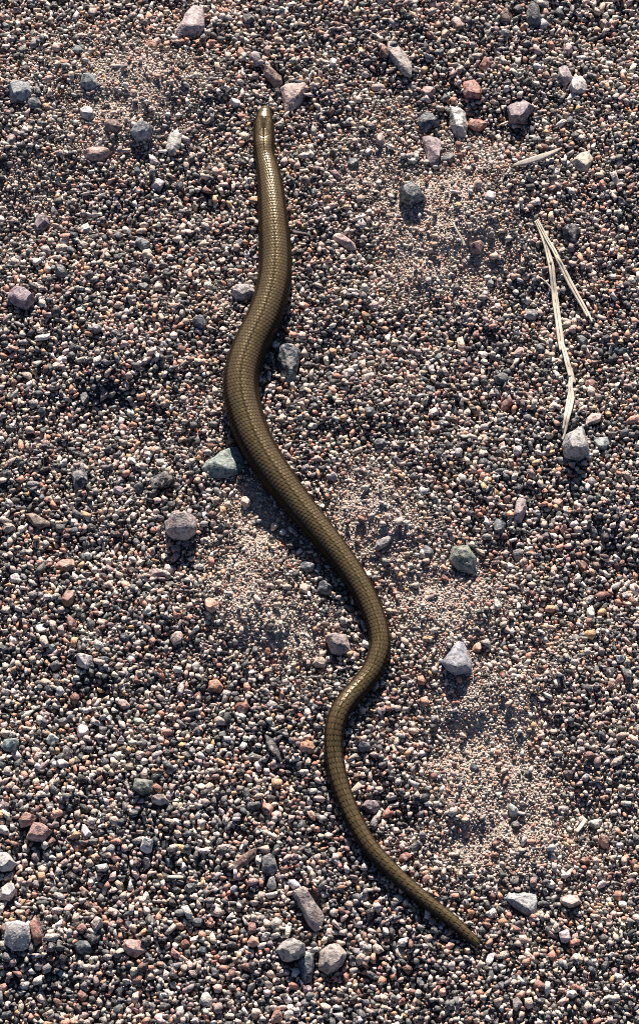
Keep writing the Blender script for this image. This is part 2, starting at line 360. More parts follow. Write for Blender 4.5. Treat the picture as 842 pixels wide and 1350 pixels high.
S = [  # px x, px y, width, height, turn, tone, label, options
 (252,30,0,0,0,'pinkgrey','large pale pinkish grey triangular stone with a pointed top',dict(poly=[(256,7),(268,12),(270,36),(262,48),(236,53),(231,46),(243,20)],w=38,h=44,hk=.5)),
 (27,122,34,30,10,'bluegrey','chunky blue-grey stone touching a smaller dark stone',{}),
 (46,137,21,15,0,'darkgrey','small dark grey stone touching the chunky blue-grey stone',{}),
 (117,108,24,21,20,'bluegrey','small rounded blue-grey stone on pale sandy gravel',{}),
 (388,125,0,0,0,'pinkbeige',"flat pale pink triangular stone just beyond the slow worm's snout",dict(poly=[(369,116),(378,110),(405,112),(409,117),(398,136),(387,145),(376,147),(372,130)],w=40,h=34,hk=.4)),
 (361,104,40,20,38,'brown','dark brown slanting stone behind the flat pale pink triangular stone',dict(hk=.7)),
 (186,172,31,24,-8,'bluegrey','rounded pale blue-grey stone like a small egg',dict(hk=.7)),
 (130,203,46,17,-7,'pink','long narrow pink-red stone lying flat',dict(hk=.6)),
 (150,165,25,19,10,'brown','dark reddish brown stone near the egg-like blue-grey stone',{}),
 (114,149,21,17,30,'palegrey','small pale grey angular stone next to a dark reddish brown stone',{}),
 (230,187,22,34,8,'palegrey','upright flat pale grey flake beside the egg-like blue-grey stone',dict(hk=.4)),
 (55,296,24,27,20,'purple','purplish brown rounded stone alone on fine gravel',{}),
 (208,243,20,20,0,'palegrey','pale grey-white angular stone amid dark gravel',{}),
 (113,301,17,13,-15,'white','small white flat chip with a clean edge',dict(hk=.4)),
 (526,77,52,22,60,'pinkgrey','long pale grey-beige slab standing out of the gravel at a slant',dict(hk=.5)),
 (505,68,15,18,0,'redbrown','small red-brown stone against the long pale slanted slab',{}),
 (603,160,0,0,0,'palegrey','tall pale grey stone with dark streaks next to a red stone',dict(poly=[(591,141),(602,137),(613,150),(616,166),(613,181),(601,182),(593,166)],w=25,h=44,speck=True,hk=.7)),
 (622,118,29,24,20,'red','lumpy pinkish red stone behind the tall streaked grey stone',{}),
 (629,165,26,19,0,'red','rounded brick-red stone touching the tall streaked grey stone',{}),
 (682,148,43,36,-25,'purple','large rounded purple stone with a smooth top',dict(hk=.6)),
 (563,121,20,16,0,'pink','pinkish stone in the hollow near the lumpy red stone',{}),
 (568,199,50,22,68,'purple','long purplish brown stone tilted steeply in the gravel',dict(hk=.6)),
 (562,160,32,25,30,'darkblue','dark blue-green stone in the hollow beside the streaked grey stone',{}),
 (544,256,36,34,0,'darkblue','large dark blue-black stone alone on the gravel',dict(speck=True,hk=.7)),
 (743,100,22,27,15,'mauve','pale mauve-grey stone leaning on a greenish white stone',{}),
 (762,114,31,24,-25,'palegrey','greenish white angular stone with dark streaks',dict(speck=True)),
 (703,20,21,34,0,'darkgrey','dark grey upright block of stone',dict(hk=.8)),
 (666,20,19,19,0,'brown','brownish stone next to the dark grey upright block',{}),
 (768,214,28,29,30,'beige','flat pale beige stone near the grey splinter of wood',dict(hk=.4)),
 (752,308,27,25,0,'black','black rough stone beside the dry grass stalk',dict(speck=True)),
 (628,325,25,21,0,'brown','dark olive brown stone at the end of a short straw',{}),
 (645,258,17,14,0,'white','small bright white stone on sandy gravel',{}),
 (378,480,0,0,0,'darkblue',"dark blue stone with white speckles in the bend of the slow worm's body",dict(poly=[(361,462),(367,456),(384,457),(396,461),(395,476),(388,500),(380,507),(373,500),(366,482)],w=34,h=46,speck=True,hk=.5)),
 (291,613,0,0,0,'teal',"flat teal-grey stone half in the slow worm's shadow",dict(poly=[(266,618),(272,608),(290,595),(312,590),(322,602),(318,622),(300,630),(276,631)],w=54,h=36,hk=.35)),
 (212,634,34,27,-15,'black','blue-black angular stone on reddish gravel',dict(speck=True)),
 (239,694,0,0,0,'pinkgrey','pinkish grey block of stone with a deeply shaded front',dict(poly=[(217,688),(226,681),(244,677),(259,684),(259,702),(247,712),(228,711),(219,703)],w=42,h=36,hk=.85)),
 (105,631,27,34,0,'darkgrey','dark grey rough stone among pink pebbles',dict(speck=True)),
 (49,686,42,17,28,'brown','dark brown long stone lying at a slant in mixed gravel',{}),
 (28,392,42,28,38,'purple','purplish brown wedge of stone by a pale pebble',dict(hk=.6)),
 (322,386,30,20,-5,'palegrey',"pale grey-topped stone against the slow worm's upper body",dict(hk=.8)),
 (428,777,25,22,0,'darkblue',"dark blue rounded stone in the slow worm's shadow",{}),
 (402,776,17,16,0,'pinkbeige','pale pink stone beside the dark blue rounded stone',{}),
 (446,850,38,30,42,'mauve','mauve-pink angular stone inside the tail-side bend of the slow worm',dict(hk=.6)),
 (421,874,18,17,0,'beige','rounded beige stone near the mauve-pink angular stone',dict(hk=.7)),
 (608,737,45,36,48,'greengrey','dark green-grey rounded stone with a thin flake beside it',dict(hk=.6)),
 (632,727,22,8,32,'beige','thin tan flake leaning by the dark green-grey rounded stone',dict(hk=.8)),
 (603,868,0,0,0,'bluegrey','pale blue-grey triangular stone with a rough face on sandy gravel',dict(poly=[(605,843),(611,846),(621,875),(622,886),(601,890),(590,885),(581,874)],w=40,h=44,hk=.5)),
 (629,854,15,14,0,'salmon','small orange-tan stone next to the pale blue-grey triangular stone',{}),
 (655,797,15,15,0,'white','small white rounded stone on its own between sandy patches',{}),
 (505,715,28,13,-32,'grey','grey slanting sliver of stone on pale sand',dict(hk=.6)),
 (758,584,0,0,0,'grey','grey wedge-shaped stone touching the loose end of the dry stalk',dict(poly=[(740,590),(745,575),(766,562),(774,583),(777,598),(764,607),(744,603)],w=36,h=40,hk=.8)),
 (781,553,27,19,-25,'pinkbeige','pale pink stone behind the grey wedge-shaped stone',{}),
 (793,585,22,19,20,'bluegrey','small blue-grey stone beside the grey wedge-shaped stone',{}),
 (406,1198,0,0,0,'mauve','long mauve stone bar lying at a slant behind a grey layered stone',dict(poly=[(384,1178),(398,1170),(406,1177),(427,1207),(425,1220),(416,1229),(408,1222)],w=26,h=54,hk=.6)),
 (383,1252,46,33,-20,'grey','grey layered stone with pale streaks',dict(speck=True)),
 (437,1264,40,36,-30,'pinkgrey','pinkish brown angular stone beside the grey layered stone',dict(hk=.6)),
 (404,1276,22,40,0,'darkblue','dark blue oval stone between a grey layered and a pinkish stone',dict(hk=.7)),
 (23,1234,0,0,0,'palegrey','pale grey square block of stone with a flat top',dict(poly=[(7,1217),(24,1214),(39,1219),(41,1237),(36,1251),(18,1254),(6,1243)],w=35,h=38,hk=.5)),
 (49,1226,16,44,-5,'redbrown','narrow red-brown stone alongside the pale grey square block',dict(hk=.8)),
 (6,1137,28,29,0,'palegrey','whitish rounded stone next to a white-beige one',{}),
 (11,1178,24,25,10,'white','white-beige rounded stone between whitish and square grey stones',{}),
 (193,1113,21,21,15,'white','bright white quartz stone with square corners',dict(poly=[(187,1103),(203,1109),(200,1123),(193,1126),(184,1119)],w=19,h=21,hk=.6)),
 (211,1054,24,16,0,'pinkbeige','pale pink-beige oval stone lying on coarse gravel',{}),
 (188,1036,28,31,30,'greengrey','dark green-grey angular stone close to a pink-beige oval stone',{}),
 (50,1098,34,27,15,'pink','broad dull pink angular stone',{}),
 (37,1080,30,19,-25,'salmon','reddish pink long stone touching the broad dull pink stone',{}),
 (110,1248,25,22,0,'darkblue','dark blue-grey angular stone among brown gravel',{}),
 (176,1250,33,23,8,'pink','broad reddish stone with a sloping top',{}),
 (355,1139,24,29,20,'darkgrey','dark grey pointed stone next to a brown stick-like stone',{}),
 (322,1135,44,13,-40,'brown','thin brown stick-like stone lying at a slant',{}),
 (271,1319,19,22,0,'white','white-grey rounded stone alone on brown coarse gravel',{}),
 (686,1189,0,0,0,'bluegrey',"broad grey flat stone lying off the tip of the slow worm's tail",dict(poly=[(662,1184),(672,1176),(704,1175),(708,1188),(707,1206),(695,1208),(680,1198)],w=46,h=32,hk=.45)),
 (750,1188,31,20,12,'pinkbeige','flat pale pink stone near the broad grey flat stone',{}),
 (487,1063,28,20,-8,'purple','purplish brown stone in the hollow of the tail curve',{}),
 (511,1073,15,13,0,'red','small red stone next to the purplish brown stone by the tail',{}),
 (278,797,19,20,0,'salmon','rounded salmon stone on mixed gravel',{}),
 (112,870,26,23,20,'palegrey','grey-white stone with dark underside among pink pebbles',dict(speck=True)),
 (233,840,18,22,0,'beige','rounded beige stone standing on end',{}),
 (284,906,25,20,0,'orange','rounded orange stone with a split top',{}),
 (320,933,23,18,0,'redbrown','rust-brown rounded stone near the split orange stone',{}),
 (405,985,20,17,0,'orange',"orange-brown stone close to the slow worm's tail curve",{}),
 (360,985,40,14,62,'black','black splinter-shaped stone lying at a slant',{}),
 (15,983,25,26,0,'teal','greenish grey angular stone on coarse pink gravel',{}),
 (109,964,19,17,0,'white','white-pink squarish stone on pink coarse gravel',{}),
 (20,762,14,14,0,'white','small white squarish chip on dark gravel',{}),
 (207,756,29,13,-8,'pinkbeige','pale pink long flat stone',{}),
 (88,744,30,16,-12,'pink','rosy lumpy long stone on mixed coarse gravel',{}),
 (55,829,17,12,10,'white','white oblong chip on dark coarse gravel',{}),
 (453,318,44,15,32,'pinkbeige',"pale beige long stone lying near the slow worm's upper body",{}),
 (684,674,16,34,12,'mauve','grey-mauve upright narrow stone in dark coarse gravel',dict(hk=.9)),
 (658,695,17,24,0,'darkblue','small dark blue stone close to the grey-mauve upright narrow stone',{}),
 (188,322,24,17,30,'bluegrey','grey sliver with a bright tip among fine gravel',{}),
 (590,210,20,14,0,'darkgrey','dark grey low stone by the steeply tilted purplish stone',{}),
 (660,500,20,16,0,'darkgrey','charcoal stone low in the sandy gravel',{}),
 (500,585,18,16,0,'darkblue','slate-blue low stone among coarse pink gravel',{}),
 (700,415,20,15,0,'grey','grey flat stone close to the middle of the dry stalk',{}),
]
for i, (cx, cy, w, h, rot, tone, label, o) in enumerate(S):
    o = dict(o); w = o.pop('w', w); h = o.pop('h', h)
    make_stone('stone', cx, cy, w, h, rot, tone, label, 40+i, detail=3 if max(w, h) > 24 else 2, **o)

import re
CUT = re.compile(r"(,| (beside|with|near|touching|on|lying|against|among|at|just|half|next|in|by|behind|standing|alone|like|tilted|leaning|amid|between|close|cut|alongside|inside|above|below|low) ).*")
SHORT = [CUT.sub('', a[6]+' ').strip() for a in S]
def pebble_label(kind, px, py):
    """which larger stone (or the worm) the pebble lies nearest to"""
    d = [math.hypot(px-a[0], py-a[1]) for a in S]
    k = int(np.argmin(d))
    dw = float(np.hypot(_w[:, 0]-px, _w[:, 1]-py).min()) - 22
    if dw < 26: return f"small {kind} pebble close to the slow worm's {'upper body' if py < 420 else 'body' if py < 760 else 'tail'}"
    short = SHORT[k]
    if SHORT.count(short) > 1: return f"small {kind} pebble among the gravel grains"
    return f"small {kind} pebble near the {short}"
# smaller pebbles: spread through the coarse gravel
PEB = [('pinkbeige', .20, 'pale pink', 'small pale pink pebbles'),
       ('salmon', .13, 'salmon-orange', 'small salmon pebbles'),
       ('palegrey', .14, 'light grey', 'small light grey pebbles'),
       ('white', .09, 'whitish quartz', 'small whitish pebbles'),
       ('darkblue', .14, 'dark slate-blue', 'small slate-blue pebbles'),
       ('darkgrey', .12, 'charcoal-grey', 'small charcoal pebbles'),
       ('mauve', .09, 'dusky mauve', 'small mauve pebbles'),
       ('redbrown', .09, 'rusty red-brown', 'small rusty pebbles')]
prng = np.random.default_rng(21)
cum = np.cumsum([p[1] for p in PEB])
placed = [(a[0], a[1], max(a[2], 30)/2 if a[2] else 24) for a in S]
tries = 0; npeb = 0
while npeb < 205 and tries < 9000:
    tries += 1
    px, py = prng.uniform(4, 838), prng.uniform(4, 1346)
    s = 10.5 + 8*prng.random()**2.2
    x, y = P(px, py)
    keep = 0.35 + 0.65*np.clip((1-fine_w(np.array([x]), np.array([y]))[0]), 0, 1)**2
    if py > 650 and px < 440: keep *= 1.5
    elif py < 650: keep *= 0.75
    if prng.random() > keep*0.66: continue
    if worm_dist(np.array([x]), np.array([y]))[0] < s*0.55*PX: continue
    if any((px-a)**2+(py-b)**2 < (c+s*0.55)**2 for a, b, c in placed): continue
    k = int(np.searchsorted(cum, prng.random()*cum[-1]))
    tone, _, lab, grp = PEB[k]
    make_stone('pebble', px, py, s*prng.uniform(1, 1.35), s*prng.uniform(.72, 1.0), prng.uniform(0, 180), tone, pebble_label(lab, px, py), 3000+npeb, group=grp,
               hk=prng.uniform(.5, .85), detail=2 if s > 14 else 1, cat='pebble', jit=0.09)
    placed.append((px, py, s*0.55)); npeb += 1

# ------------------------------------------------------------------ gravel grains (uncountable: one object)
BX, BY = 0.165, 0.245                      # half extents of the packed field
g = 0.00025
NXc, NYc = int(2*BX/g), int(2*BY/g)
occ = np.zeros((NXc, NYc), bool)
def mark(x, y, r):
    i = ((x+BX)/g).astype(int); j = ((y+BY)/g).astype(int)
    k = int(math.ceil(r/g))
    for a in range(-k, k+1):
        for b_ in range(-k, k+1):
            if (a*a+b_*b_)*g*g <= r*r:
                ii, jj = i+a, j+b_
                ok = (ii >= 0) & (ii < NXc) & (jj >= 0) & (jj < NYc)
                occ[ii[ok], jj[ok]] = True
for (x, y, r, w, h, rot) in footprints:
    t = R(rot); m_ = max(w, h); n_ = min(w, h)
    if m_ > 1.5*n_:
        ux, uy = (math.cos(t), -math.sin(t)) if w >= h else (math.sin(t), math.cos(t))
        for q in np.linspace(-1, 1, 7):
            L = q*(m_-n_)/2*PX
            mark(np.array([x+ux*L]), np.array([y+uy*L]), n_*0.42*PX)
    else:
        mark(np.array([x]), np.array([y]), r*0.86)
GRX, GRY, GRR, GRZ, GRL = [], [], [], [], []
def test(x, y, r):
    ok = np.ones(len(x), bool)
    for a in np.linspace(0, 2*math.pi, 8, endpoint=False):
        i = ((x+math.cos(a)*r*0.72+BX)/g).astype(int); j = ((y+math.sin(a)*r*0.72+BY)/g).astype(int)
        ok &= ~occ[np.clip(i, 0, NXc-1), np.clip(j, 0, NYc-1)]
    i = ((x+BX)/g).astype(int); j = ((y+BY)/g).astype(int)
    ok &= ~occ[np.clip(i, 0, NXc-1), np.clip(j, 0, NYc-1)]
    return ok
def lay(r0, r1, prob, passes, lift):
    rm = (r0+r1)/2
    for p in range(passes):
        sp = 2.05*rm
        xs = np.arange(-BX, BX, sp)+rng.uniform(0, sp); ys = np.arange(-BY, BY, sp*0.87)+rng.uniform(0, sp)
        X, Y = np.meshgrid(xs, ys, indexing='ij')
        X = X + (np.arange(len(ys))[None] % 2)*sp/2
        X = (X + rng.uniform(-.4, .4, X.shape)*rm).ravel(); Y = (Y + rng.uniform(-.4, .4, Y.shape)*rm).ravel()
        f = fine_w(X, Y)
        keep = rng.random(len(X)) < prob(f)
        X, Y = X[keep], Y[keep]
        rr = rng.uniform(r0, r1, len(X))
        ok = test(X, Y, rm)
        X, Y, rr = X[ok], Y[ok], rr[ok]
        d = worm_dist(X, Y)
        ok = d > -0.0012
        X, Y, rr = X[ok], Y[ok], rr[ok]
        mark(X, Y, rm*0.94)
        GRX.append(X); GRY.append(Y); GRR.append(rr)
        GRZ.append(ground_h(X, Y) + rr*rng.uniform(lift[0], lift[1], len(X)))
mm = 1e-3
lay(1.60*mm, 2.00*mm, lambda f: 0.07*(1-f)**2, 1, (.1, .7))
lay(1.20*mm, 1.55*mm, lambda f: 0.17*(1-f)**2, 1, (.2, .8))
lay(0.90*mm, 1.18*mm, lambda f: 0.30*(1-f)**1.5+0.015, 2, (.2, .9))
lay(0.66*mm, 0.88*mm, lambda f: 0.42*(1-f)+0.05, 2, (.1, 1.0))
lay(0.46*mm, 0.64*mm, lambda f: 0.52-0.07*f, 2, (-.3, 1.0))
lay(0.30*mm, 0.44*mm, lambda f: 0.36+0.58*f, 2, (-.6, 1.0))
# loose grains lying on top
def loose(n_, r0, r1):
    X = rng.uniform(-BX, BX, n_); Y = rng.uniform(-BY, BY, n_)
    f = fine_w(X, Y); k = rng.random(n_) < (1-0.6*f)
    X, Y = X[k], Y[k]
    k = worm_dist(X, Y) > 0.0004
    X, Y = X[k], Y[k]
    i = np.ones(len(X), bool)
    for (x, y, r, *_r) in footprints: i &= (X-x)**2+(Y-y)**2 > (r*1.05)**2
    X, Y = X[i], Y[i]
    rr = rng.uniform(r0, r1, len(X))
    GRX.append(X); GRY.append(Y); GRR.append(rr); GRZ.append(ground_h(X, Y)+0.0008+rr*0.7)
loose(11000, 0.45*mm, 0.8*mm)
loose(6500, 0.7*mm, 1.15*mm)
loose(1500, 1.1*mm, 1.5*mm)
# sparser surround out of the picture
no = 42000
X = rng.uniform(-0.5, 0.5, no); Y = rng.uniform(-0.6, 0.6, no)
k = (np.abs(X) > BX-0.001) | (np.abs(Y) > BY-0.001)
X, Y = X[k], Y[k]; rr = rng.uniform(.7*mm, 1.9*mm, len(X))
GRX.append(X); GRY.append(Y); GRR.append(rr); GRZ.append(ground_h(X, Y)+rr*0.3)
GRX = np.concatenate(GRX); GRY = np.concatenate(GRY); GRR = np.concatenate(GRR); GRZ = np.concatenate(GRZ)
NG = len(GRX)
print('grains', NG)

GPAL = np.array([(0.72,0.53,0.44),(0.76,0.61,0.50),(0.82,0.76,0.69),(0.50,0.46,0.43),(0.20,0.20,0.205),(0.070,0.088,0.10),(0.028,0.042,0.052),
                 (0.020,0.024,0.028),(0.66,0.31,0.21),(0.66,0.40,0.21),(0.24,0.10,0.075),(0.32,0.22,0.225)])
GWT = np.array([.17,.12,.12,.09,.09,.10,.11,.09,.075,.03,.045,.04]); GWT = GWT/GWT.sum()
gi = rng.choice(len(GPAL), NG, p=GWT)
fw = fine_w(GRX, GRY)
sw = (rng.random(NG) < 0.75*fw) & (gi >= 4) & (gi <= 7)          # the sandy patches hold more pale grit
gi[sw] = rng.choice([0, 1, 2, 3], sw.sum())
sand_pal = np.array([(0.72,0.61,0.50),(0.78,0.69,0.59),(0.58,0.49,0.41),(0.34,0.30,0.26)])
gcol = GPAL[gi]
ts = (rng.random(NG) < 0.8*fw) & (GRR < 0.0007) & (gi < 5)
gcol[ts] = sand_pal[rng.integers(0, 4, ts.sum())]
gc = gcol*rng.uniform(.78, 1.22, (NG, 1))*rng.uniform(.94, 1.06, (NG, 3))

# prototype grains: small worn angular hulls kept as islands of the same mesh
protos = []
NP = 36
for k in range(NP):
    r = np.random.default_rng(900+k)
    kk = int(r.integers(8, 14))
    gphi = np.arange(kk); zz = 1-2*(gphi+.5)/kk; ph = gphi*2.39996+r.uniform(0, 6)
    pts = np.stack([np.sqrt(1-zz*zz)*np.cos(ph), np.sqrt(1-zz*zz)*np.sin(ph), zz], 1)
    pts = pts + r.normal(0, .24, pts.shape)
    pts = np.sign(pts)*np.abs(pts)**r.uniform(.75, 1.05)
    pts *= np.array([r.uniform(1.05, 1.55), r.uniform(.80, 1.1), r.uniform(.55, .95)])
    bm = bmesh.new(); vs = [bm.verts.new(p) for p in pts]
    res = bmesh.ops.convex_hull(bm, input=vs)
    bad = [q for q in res['geom_interior']+res['geom_unused'] if isinstance(q, bmesh.types.BMVert)]
    if bad: bmesh.ops.delete(bm, geom=list(set(bad)), context='VERTS')
    bmesh.ops.triangulate(bm, faces=bm.faces[:])
    bm.verts.index_update()
    protos.append((np.array([v_.co[:] for v_ in bm.verts]), np.array([[v_.index for v_ in f.verts] for f in bm.faces])))
    bm.free()
pv = []; pf = []; pid = []; base = 0
for k, (vv, ff) in enumerate(protos):
    pv.append(vv); pf.append(ff+base); pid += [k]*len(vv); base += len(vv)
pv = np.vstack(pv); pf = np.vstack(pf); NPV = len(pv)
me = bpy.data.meshes.new('gravel')
co = np.vstack([pv, np.stack([GRX, GRY, GRZ], 1)])
set_mesh(me, co, pf)
def attr(me, name, typ, data, key):
    a = me.attributes.new(name, typ, 'POINT'); a.data.foreach_set(key, np.ascontiguousarray(data).ravel())
z_ = np.zeros(NPV)
attr(me, 'proto', 'INT', np.concatenate([np.array(pid), np.full(NG, -1)]).astype(np.int32), 'value')
attr(me, 'size', 'FLOAT', np.concatenate([z_, GRR]).astype(np.float32), 'value')
rot = np.stack([rng.uniform(-.7, .7, NG), rng.uniform(-.7, .7, NG), rng.uniform(0, 6.283, NG)], 1)
flip = rng.random(NG) < .25; rot[flip, 0] += rng.uniform(1, 5, flip.sum())
attr(me, 'turn', 'FLOAT_VECTOR', np.vstack([np.zeros((NPV, 3)), rot]).astype(np.float32), 'vector')
attr(me, 'tint', 'FLOAT_VECTOR', np.vstack([np.zeros((NPV, 3)), gc]).astype(np.float32), 'vector')
attr(me, 'offs', 'FLOAT_VECTOR', np.vstack([np.zeros((NPV, 3)), rng.uniform(-40, 40, (NG, 3))]).astype(np.float32), 'vector')
attr(me, 'pick', 'INT', np.concatenate([z_, rng.integers(0, NP, NG)]).astype(np.int32), 'value')
me.materials.append(M_GRAIN)
gravel = bpy.data.objects.new('gravel', me); COL.objects.link(gravel)
gravel['kind'] = 'stuff'; gravel['label'] = 'mixed pink, grey and dark gravel grains covering the ground'; gravel['category'] = 'gravel'
ng = bpy.data.node_groups.new('gravel_grains', 'GeometryNodeTree')
ng.interface.new_socket('Geometry', in_out='INPUT', socket_type='NodeSocketGeometry')
ng.interface.new_socket('Geometry', in_out='OUTPUT', socket_type='NodeSocketGeometry')
G = lambda t, **k: (lambda q: ([setattr(q, a, b_) for a, b_ in k.items()], q)[1])(ng.nodes.new(t))
gin, gout = G('NodeGroupInput'), G('NodeGroupOutput')
def named(nm, typ):
    q = G('GeometryNodeInputNamedAttribute', data_type=typ); q.inputs['Name'].default_value = nm; return q.outputs[0]
pa = named('proto', 'INT')
cmp_ = G('FunctionNodeCompare', data_type='INT', operation='GREATER_EQUAL'); ng.links.new(pa, cmp_.inputs[2]); cmp_.inputs[3].default_value = 0
sepg = G('GeometryNodeSeparateGeometry', domain='POINT'); ng.links.new(gin.outputs[0], sepg.inputs[0]); ng.links.new(cmp_.outputs[0], sepg.inputs[1])
spl = G('GeometryNodeSplitToInstances', domain='POINT'); ng.links.new(sepg.outputs[0], spl.inputs[0]); ng.links.new(pa, spl.inputs['Group ID'])
iop = G('GeometryNodeInstanceOnPoints'); ng.links.new(sepg.outputs[1], iop.inputs['Points']); ng.links.new(spl.outputs[0], iop.inputs['Instance'])
iop.inputs['Pick Instance'].default_value = True
ng.links.new(named('pick', 'INT'), iop.inputs['Instance Index'])
e2r = G('FunctionNodeEulerToRotation'); ng.links.new(named('turn', 'FLOAT_VECTOR'), e2r.inputs[0]); ng.links.new(e2r.outputs[0], iop.inputs['Rotation'])
ng.links.new(named('size', 'FLOAT'), iop.inputs['Scale'])
ng.links.new(iop.outputs[0], gout.inputs[0])
md = gravel.modifiers.new('grains', 'NODES'); md.node_group = ng

# ------------------------------------------------------------------ the slow worm
def smooth(a, b, x):
    t = np.clip((x-a)/(b-a), 0, 1); return t*t*(3-2*t)
w = catmull(WORM, 60)
dpx = np.hypot(*np.diff(w[:, :2], axis=0).T); sp_ = np.concatenate([[0], np.cumsum(dpx)])
NS = 1560
spx = np.concatenate([np.linspace(0, 60, 190, endpoint=False), np.linspace(60, sp_[-1], NS)])
Wd = np.stack([np.interp(spx, sp_, w[:, k]) for k in range(3)], 1)
Wd[:, 2] = np.maximum(Wd[:, 2], 0.6)
headw = 1-smooth(40, 70, spx)                       # 1 on the head
hw = Wd[:, 2]*PX/2
hh = hw*(0.94-0.12*(1-smooth(60, 160, spx)))
htop = np.interp(spx, [0, 2, 5, 9, 17, 26, 40, 70], [2.3, 3.1, 3.7, 4.2, 5.1, 5.55, 5.85, 6.4])*1e-3
hhd = (htop-0.0006)/1.82
kb = smooth(38, 66, spx)
hh = hh*kb + hhd*(1-kb)
zc = (0.0002+hh*0.86)*kb + (htop-hhd)*(1-kb)
s_b = spx[np.argmin(np.hypot(Wd[:, 0]-444, Wd[:, 1]-946))]
zc = zc + HUMP*np.exp(-((spx-s_b)/42)**2)
cx_, cy_ = P(Wd[:, 0], Wd[:, 1], zc)
C3 = np.stack([cx_, cy_, zc], 1)
for _ in range(6):
    C3[1:-1] = 0.25*C3[:-2]+0.5*C3[1:-1]+0.25*C3[2:]
T = np.gradient(C3, axis=0); T /= np.linalg.norm(T, axis=1)[:, None]
B = np.stack([-T[:, 1], T[:, 0], np.zeros(len(T))], 1); B /= np.linalg.norm(B, axis=1)[:, None]   # to the side
U = np.cross(T, B); U *= np.sign(U[:, 2:3])
s_m = np.concatenate([[0], np.cumsum(np.linalg.norm(np.diff(C3, axis=0), axis=1))])
NT = 210
th = np.linspace(-math.pi, math.pi, NT, endpoint=False)
TH, SI = np.meshgrid(th, np.arange(len(s_m)), indexing='xy')
SPX = spx[SI]; HW = hw[SI]
# overlapping scales
pitch = (4.9 + 2.4*smooth(700, 950, spx) - 0.6*smooth(1150, 1400, spx))*PX
vrow = np.concatenate([[0], np.cumsum(np.diff(s_m)/((pitch[1:]+pitch[:-1])/2))])
NR = np.where(spx < 480, 32, np.where(spx < 640, 26, np.where(spx < 830, 22, np.where(spx < 1080, 18, 14))))
V = vrow[SI]; NRr = NR[SI]
u = TH/(2*math.pi)*NRr
best_h = np.zeros_like(TH); edge = np.zeros_like(TH); sid = np.zeros_like(TH); taken = np.zeros(TH.shape, bool)
k0 = np.floor(V)
for back in (1, 0):                     # the scale nearer the head lies on top
    kr = k0-back
    off = np.where(kr % 2 == 0, 0.0, 0.5)
    uu = u-off; uc = np.round(uu); du = uu-uc
    dv = V-kr
    lim = 0.95+0.60*np.sqrt(np.clip(1-(2*du)**2, 0, 1))
    cover = (dv < lim) & ~taken
    d_e = np.minimum((lim-dv)/0.55, 1)
    side = np.clip((0.5-np.abs(du))/0.16, 0, 1)
    hgt = 0.25+0.75*np.clip(dv/1.5, 0, 1)
    hgt = hgt*(0.55+0.45*np.sqrt(np.clip(1-(1.7*du)**2, 0, 1)))*np.clip((lim-dv)/0.12, 0, 1)
    ed = 1-np.minimum(np.clip((lim-dv)/0.30, 0, 1), 0.35+0.65*side)
    best_h = np.where(cover, hgt, best_h); edge = np.where(cover, ed, edge)
    sid = np.where(cover, np.sin((kr*12.9898+uc*78.233))*43758.5453, sid)
    taken |= cover
sid = sid-np.floor(sid)
rest = ~taken
best_h[rest] = 0.1; edge[rest] = 1
# head: flat shields with grooves (x across in half widths, y px from the snout)
xh = np.sin(TH)                        # -1..1 across as seen from above
top = np.cos(TH)
segs = [((-.75,4),(.75,4)),((-.62,8.5),(.62,8.5)),((-.62,8.5),(-.74,17)),((.62,8.5),(.74,17)),((-.50,17.5),(.50,17.5)),((-.50,17.5),(-.74,17)),
        ((.50,17.5),(.74,17)),((-.50,17.5),(-.34,24)),((.50,17.5),(.34,24)),((-.34,24),(-.22,33)),((.34,24),(.22,33)),((-.22,33),(.22,33)),
        ((-.34,24),(-.74,26)),((.34,24),(.74,26)),((-.22,33),(-.60,40)),((.22,33),(.60,40)),((-.74,26),(-.60,40)),((.74,26),(.60,40)),
        ((0,33),(0,46)),((-.60,40),(0,46)),((.60,40),(0,46)),((-.74,17),(-.86,30)),((.74,17),(.86,30)),((-.86,30),(-.74,44)),((.86,30),(.74,44))]
hm = (spx < 56)
hs = np.where(hm)[0]
dist = np.full((len(hs), NT), 9.0)
xx = xh[hs]*Wd[hs, 2][:, None]/2; yy = SPX[hs]
for (a, b_) in segs:
    ax_, ay_, bx_, by_ = a[0]*14.5, a[1], b_[0]*14.5, b_[1]
    xs_ = xh[hs]*14.5
    t_ = np.clip(((xs_-ax_)*(bx_-ax_)+(yy-ay_)*(by_-ay_))/((bx_-ax_)**2+(by_-ay_)**2), 0, 1)
    dist = np.minimum(dist, np.hypot(xs_-ax_-t_*(bx_-ax_), yy-ay_-t_*(by_-ay_)))
groove = np.zeros_like(TH); groove[hs] = np.exp(-(dist/0.75)**2)*(top[hs] > 0)
hk_ = (1-smooth(42, 54, SPX))
scale_amp = np.clip(HW/0.0055, 0.5, 1)*0.00024*(pitch/(4.9*PX))[SI]
disp = best_h*scale_amp*(1-hk_) - 0.00005*groove*hk_
# cross-section: round back, flatter belly, head squarer with a flat crown
ex = 1+0.0*TH
xs = np.sin(TH)*HW
zz = np.cos(TH)
boxy = headw[SI]
zt = np.where(zz > 0, np.abs(zz)**(1-0.30*boxy), -np.abs(zz)**0.8*0.82)
zs = zt*hh[SI]
